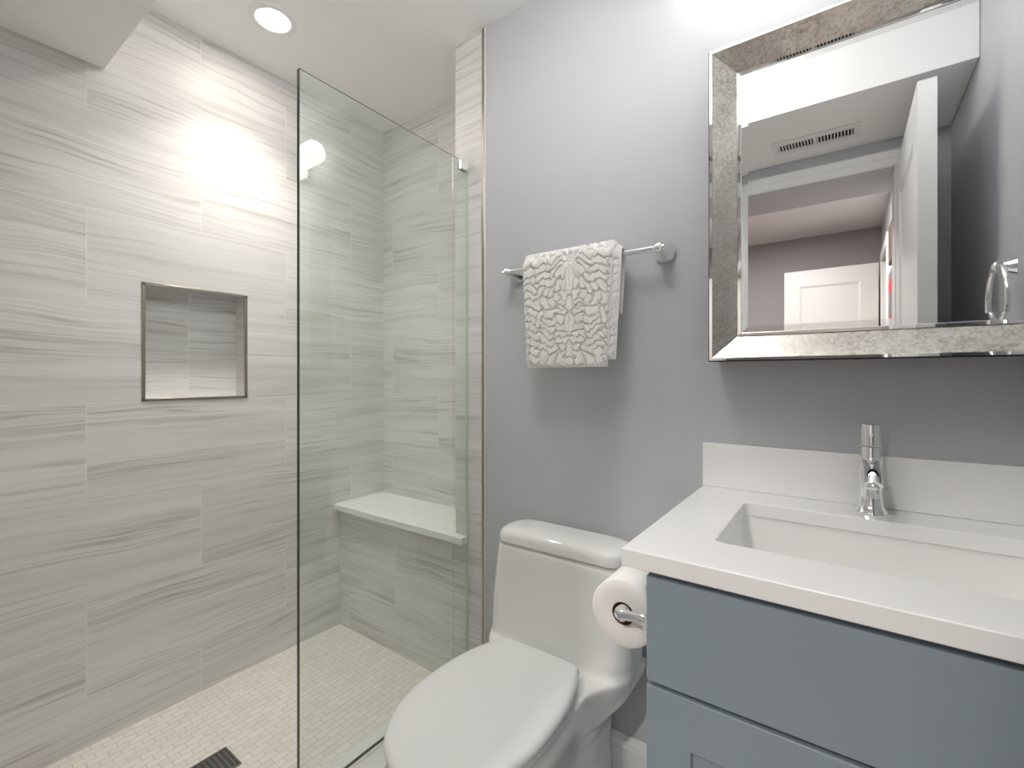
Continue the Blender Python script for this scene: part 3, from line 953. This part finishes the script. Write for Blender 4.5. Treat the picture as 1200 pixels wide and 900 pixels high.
for k in range(4):
    j = (k + 1) % 4
    bm = bmesh.new()
    R = []
    for c in cor:
        p, q = c[k].copy(), c[j].copy()
        dd = (q - p).normalized() * 0.0003
        R.append((bm.verts.new(p + dd), bm.verts.new(q - dd)))
    n = len(R)
    for i in range(n):
        a, b = R[i], R[(i + 1) % n]
        f = bm.faces.new((a[0], a[1], b[1], b[0]))
        f.material_index = 2 if i in (0, 1) else 1 if i in (2, 6, 7) else 0
    bm.faces.new([r[0] for r in R]); bm.faces.new([r[1] for r in reversed(R)])
    link('frame_bar', bm, [M['antique'], M['silver'], M['dark']], t, smooth=False)
bm = bmesh.new()
ga = ringpts(FW - 0.003, 1.2015); gb = ringpts(FW - 0.003, YI + 0.0010); gc = ringpts(FW + 0.014, YI)
loft(bm, [ga, gb, gc])
link('mirror_glass', bm, M['silver'], t, smooth=False)

# tube light above the mirror
t = thing('vanity_light', 'horizontal frosted tube light on a chrome plate above the mirror', 'wall light', (0.02, D, H + 1.026))
bm = bmesh.new()
lathe(bm, [(0.02, -0.300), (0.046, -0.297), (0.050, -0.290), (0.050, 0.290), (0.046, 0.297), (0.02, 0.300)], 48, axis_mat((0, -0.085, 0), (1, 0, 0)))
link('frosted_tube', bm, M['tube'], t)
boxo('wall_plate', -0.11, 0.11, -0.022, -0.0005, -0.055, 0.055, M['chrome'], t, bevel=0.004)
for sx in (-0.07, 0.07):
    bm = bmesh.new()
    tube(bm, [(sx, -0.020, 0), (sx, -0.038, 0)], 0.010, 20)
    link('stem', bm, M['chrome'], t)

# towel ring on the right wall (seen in the mirror)
t = thing('towel_ring', 'chrome towel ring on the right wall seen in the mirror', 'towel ring', (XR, 0.90, H + 0.250))
bm = bmesh.new()
lathe(bm, [(0.027, 0.0005), (0.027, 0.005), (0.0225, 0.013), (0.0175, 0.024), (0.0130, 0.034), (0.0100, 0.044), (0.0130, 0.050), (0.0125, 0.057), (0.0080, 0.062), (0.002, 0.064)], 32, axis_mat((0, 0, 0), (-1, 0, 0)))
link('post', bm, M['chrome'], t)
bm = bmesh.new()
tube(bm, [(-0.053 , 0.082 * math.sin(a), -0.078 + 0.082 * math.cos(a)) for a in [2 * PI * k / 48 for k in range(49)]], 0.0052, 16)
bmesh.ops.remove_doubles(bm, verts=bm.verts, dist=1e-5)
link('ring', bm, M['chrome'], t)

# vent grille in the soffit
t = thing('ceiling_vent', 'white slotted vent grille in the soffit above the doorway', 'vent', (-0.095, 0.143, ZS))
bm = bmesh.new()
box(bm, -0.150, 0.150, -0.064, -0.030, -0.006, -0.0005); box(bm, -0.150, 0.150, 0.030, 0.064, -0.006, -0.0005)
box(bm, -0.150, -0.128, -0.030, 0.030, -0.006, -0.0005); box(bm, 0.128, 0.150, -0.030, 0.030, -0.006, -0.0005); box(bm, -0.006, 0.006, -0.030, 0.030, -0.006, -0.0005)
link('frame', bm, M['trim'], t, smooth=False)
bm = bmesh.new()
for x0 in (-0.128, 0.006):
    for i in range(11):
        x = x0 + 0.122 * (i + 0.0) / 11 + 0.004
        vs = box(bm, x - 0.0018, x + 0.0022, -0.030, 0.030, -0.006, -0.0012)
link('slats', bm, M['trim'], t, smooth=False)
boxo('duct_shade', -0.127, 0.127, -0.031, 0.031, -0.0012, -0.0004, M['dark'], t)  # painted shade of the duct: black sheet behind the slats

# ------------------------------------------------------------------ bathroom door, swung open along the right wall
def panel_door(name, w, h, th, handle_u, parent_loc, rz, lbl, mat='trim'):
    t = bpy.data.objects.new(name, None); COL.objects.link(t)
    t.location = parent_loc; t.rotation_euler = (0, 0, rz)
    t['kind'] = 'structure'; t['label'] = lbl
    bm = bmesh.new()
    # leaf along +X from the hinge, thickness along Y, with sunk panels on both faces
    q = lambda x, y, z: bm.verts.new((x, y, z))
    xs = [0, 0.11, w - 0.11, w]
    zs_ = [0, 0.20, 0.92, 1.04, h - 0.13, h]
    dp = 0.007
    for sy in (0, 1):
        y = sy * th; yi = y + dp * (1 if sy == 0 else -1)
        for i in range(3):
            for j in range(5):
                c = [(xs[i], zs_[j]), (xs[i + 1], zs_[j]), (xs[i + 1], zs_[j + 1]), (xs[i], zs_[j + 1])]
                if i == 1 and j in (1, 3):
                    b = 0.018
                    m = [(c[0][0] + b, c[0][1] + b), (c[1][0] - b, c[1][1] + b), (c[2][0] - b, c[2][1] - b), (c[3][0] + b, c[3][1] - b)]
                    O = [q(a, y, z) for a, z in c]; I = [q(a, yi, z) for a, z in m]
                    for k in range(4):
                        bm.faces.new((O[k], O[(k + 1) % 4], I[(k + 1) % 4], I[k]))
                    bm.faces.new(I)
                else:
                    bm.faces.new([q(a, y, z) for a, z in c])
    for (a, b_) in (((0, 0), (w, 0)), ((w, 0), (w, h)), ((w, h), (0, h)), ((0, h), (0, 0))):
        bm.faces.new([q(a[0], 0, a[1]), q(b_[0], 0, b_[1]), q(b_[0], th, b_[1]), q(a[0], th, a[1])])
    link('leaf', bm, M[mat], t, smooth=False)
    for sy in ((-1, 1) if handle_u else ()):
        bm = bmesh.new()
        m = axis_mat((handle_u, 0 if sy < 0 else th, 0.95), (0, sy, 0))
        lathe(bm, [(0.030, 0.0005), (0.030, 0.006), (0.012, 0.010), (0.011, 0.022), (0.020, 0.028), (0.026, 0.038), (0.024, 0.048), (0.012, 0.054), (0.002, 0.055)], 28, m)
        link('door_knob', bm, M['nickel'], t)
    return t
panel_door('door_1', 0.655, DZ - 0.022, 0.042, None, (0.213, YR + 0.022, 0.010), PI / 2, 'white panelled bathroom door standing open along the right wall')

# ------------------------------------------------------------------ the room beyond the doorway (seen in the mirror)
HX0, HX1, HY0, HY1 = -1.9, 0.250, -2.430, YR - 0.13
struct(boxo('floor_hall', HX0 - 0.1, 0.9, HY0 - 0.1, YR - 0.0, -0.1, -0.001, M['woodfloor']))
struct(boxo('ceiling_hall', HX0 - 0.1, 0.9, HY0 - 0.1, HY1 - 0.01, ZC, ZC + 0.1, M['ceil']))
struct(boxo('ceiling_beam', HX0, HX1 - 0.001, -0.700, HY1 - 0.001, 0.968 + H, ZC - 0.001, M['paint']))
struct(boxo('wall_hall_far', HX0 - 0.1, 0.9, HY0 - 0.1, HY0, 0, ZC, M['hallpaint']))
struct(boxo('wall_hall_left', HX0 - 0.1, HX0, HY0, HY1 - 0.001, 0, ZC, M['hallpaint']))
OY0, OY1, OZ = -2.17, -1.62, 0.90 + H
bm = bmesh.new()
box(bm, HX1, HX1 + 0.10, HY0, OY0, 0, ZC); box(bm, HX1, HX1 + 0.10, OY1, YR - 0.141, 0, ZC); box(bm, HX1, HX1 + 0.10, OY0, OY1, OZ, ZC)
bmesh.ops.remove_doubles(bm, verts=bm.verts, dist=1e-5)
struct(link('wall_hall_right', bm, M['paint'], smooth=False))
# closet behind that opening
bm = bmesh.new()
box(bm, 0.80, 0.9, HY0, -1.2, 0, ZC); box(bm, HX1 + 0.10, 0.80, -1.25, -1.2, 0, ZC)
bmesh.ops.remove_doubles(bm, verts=bm.verts, dist=1e-5)
struct(link('wall_closet', bm, M['tan'], smooth=False))
can_light('added_closet_light', 'added round ceiling lamp inside the closet off the adjoining room', 0.57, -1.8, ZC, M['lens_closet_added'], 0.06)  # added lamp to light the closet, itself unseen
# casing round the opening
bm = bmesh.new()
def boxcas(y0, y1, z0, z1): box(bm, HX1 - 0.018, HX1 - 0.0005, y0, y1, z0, z1)
boxcas(OY0 - 0.07, OY0, 0, OZ + 0.07); boxcas(OY1, OY1 + 0.07, 0, OZ + 0.07); boxcas(OY0, OY1, OZ, OZ + 0.07)
box(bm, HX1, HX1 + 0.10, OY1 - 0.010, OY1, 0, OZ); box(bm, HX1, HX1 + 0.10, OY0, OY0 + 0.010, 0, OZ)
struct(link('trim_5', bm, M['trim'], smooth=False, bevel=0.003))
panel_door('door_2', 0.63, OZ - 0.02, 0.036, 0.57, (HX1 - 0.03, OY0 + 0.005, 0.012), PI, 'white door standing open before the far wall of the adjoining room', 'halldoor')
# two panels on the wall
o = boxo('wall_panel', HX1 - 0.022, HX1 - 0.001, -1.33, -0.86, H + 0.70, H + 0.93, M['brown'], bevel=0.002)
tag(o, 'brown rectangular wall panel seen in the mirror beside the door edge', 'wall panel')
t = thing('wall_panel', 'grey and red striped wall panel seen in the mirror below the brown one', 'wall panel', (HX1 - 0.012, -1.10, H + 0.45))
for k, (z0, z1, mm) in enumerate(((0.585, 0.64, 'greycanvas'), (0.51, 0.5848, 'red'), (0.37, 0.5098, 'greycanvas'), (0.29, 0.3698, 'red'))):
    o = boxo('stripe', -0.010, 0.011, -0.23, 0.24, z0 - 0.45, z1 - 0.45, M[mm], t)
    if mm == 'red': o['label'] = 'red stripe'
can_light('hall_fill_light', 'added round ceiling fill lamp in the adjoining room', -0.45, -1.15, ZC, M['lens_hall_fill'], 0.075)  # unseen lamp added to throw light through the doorway
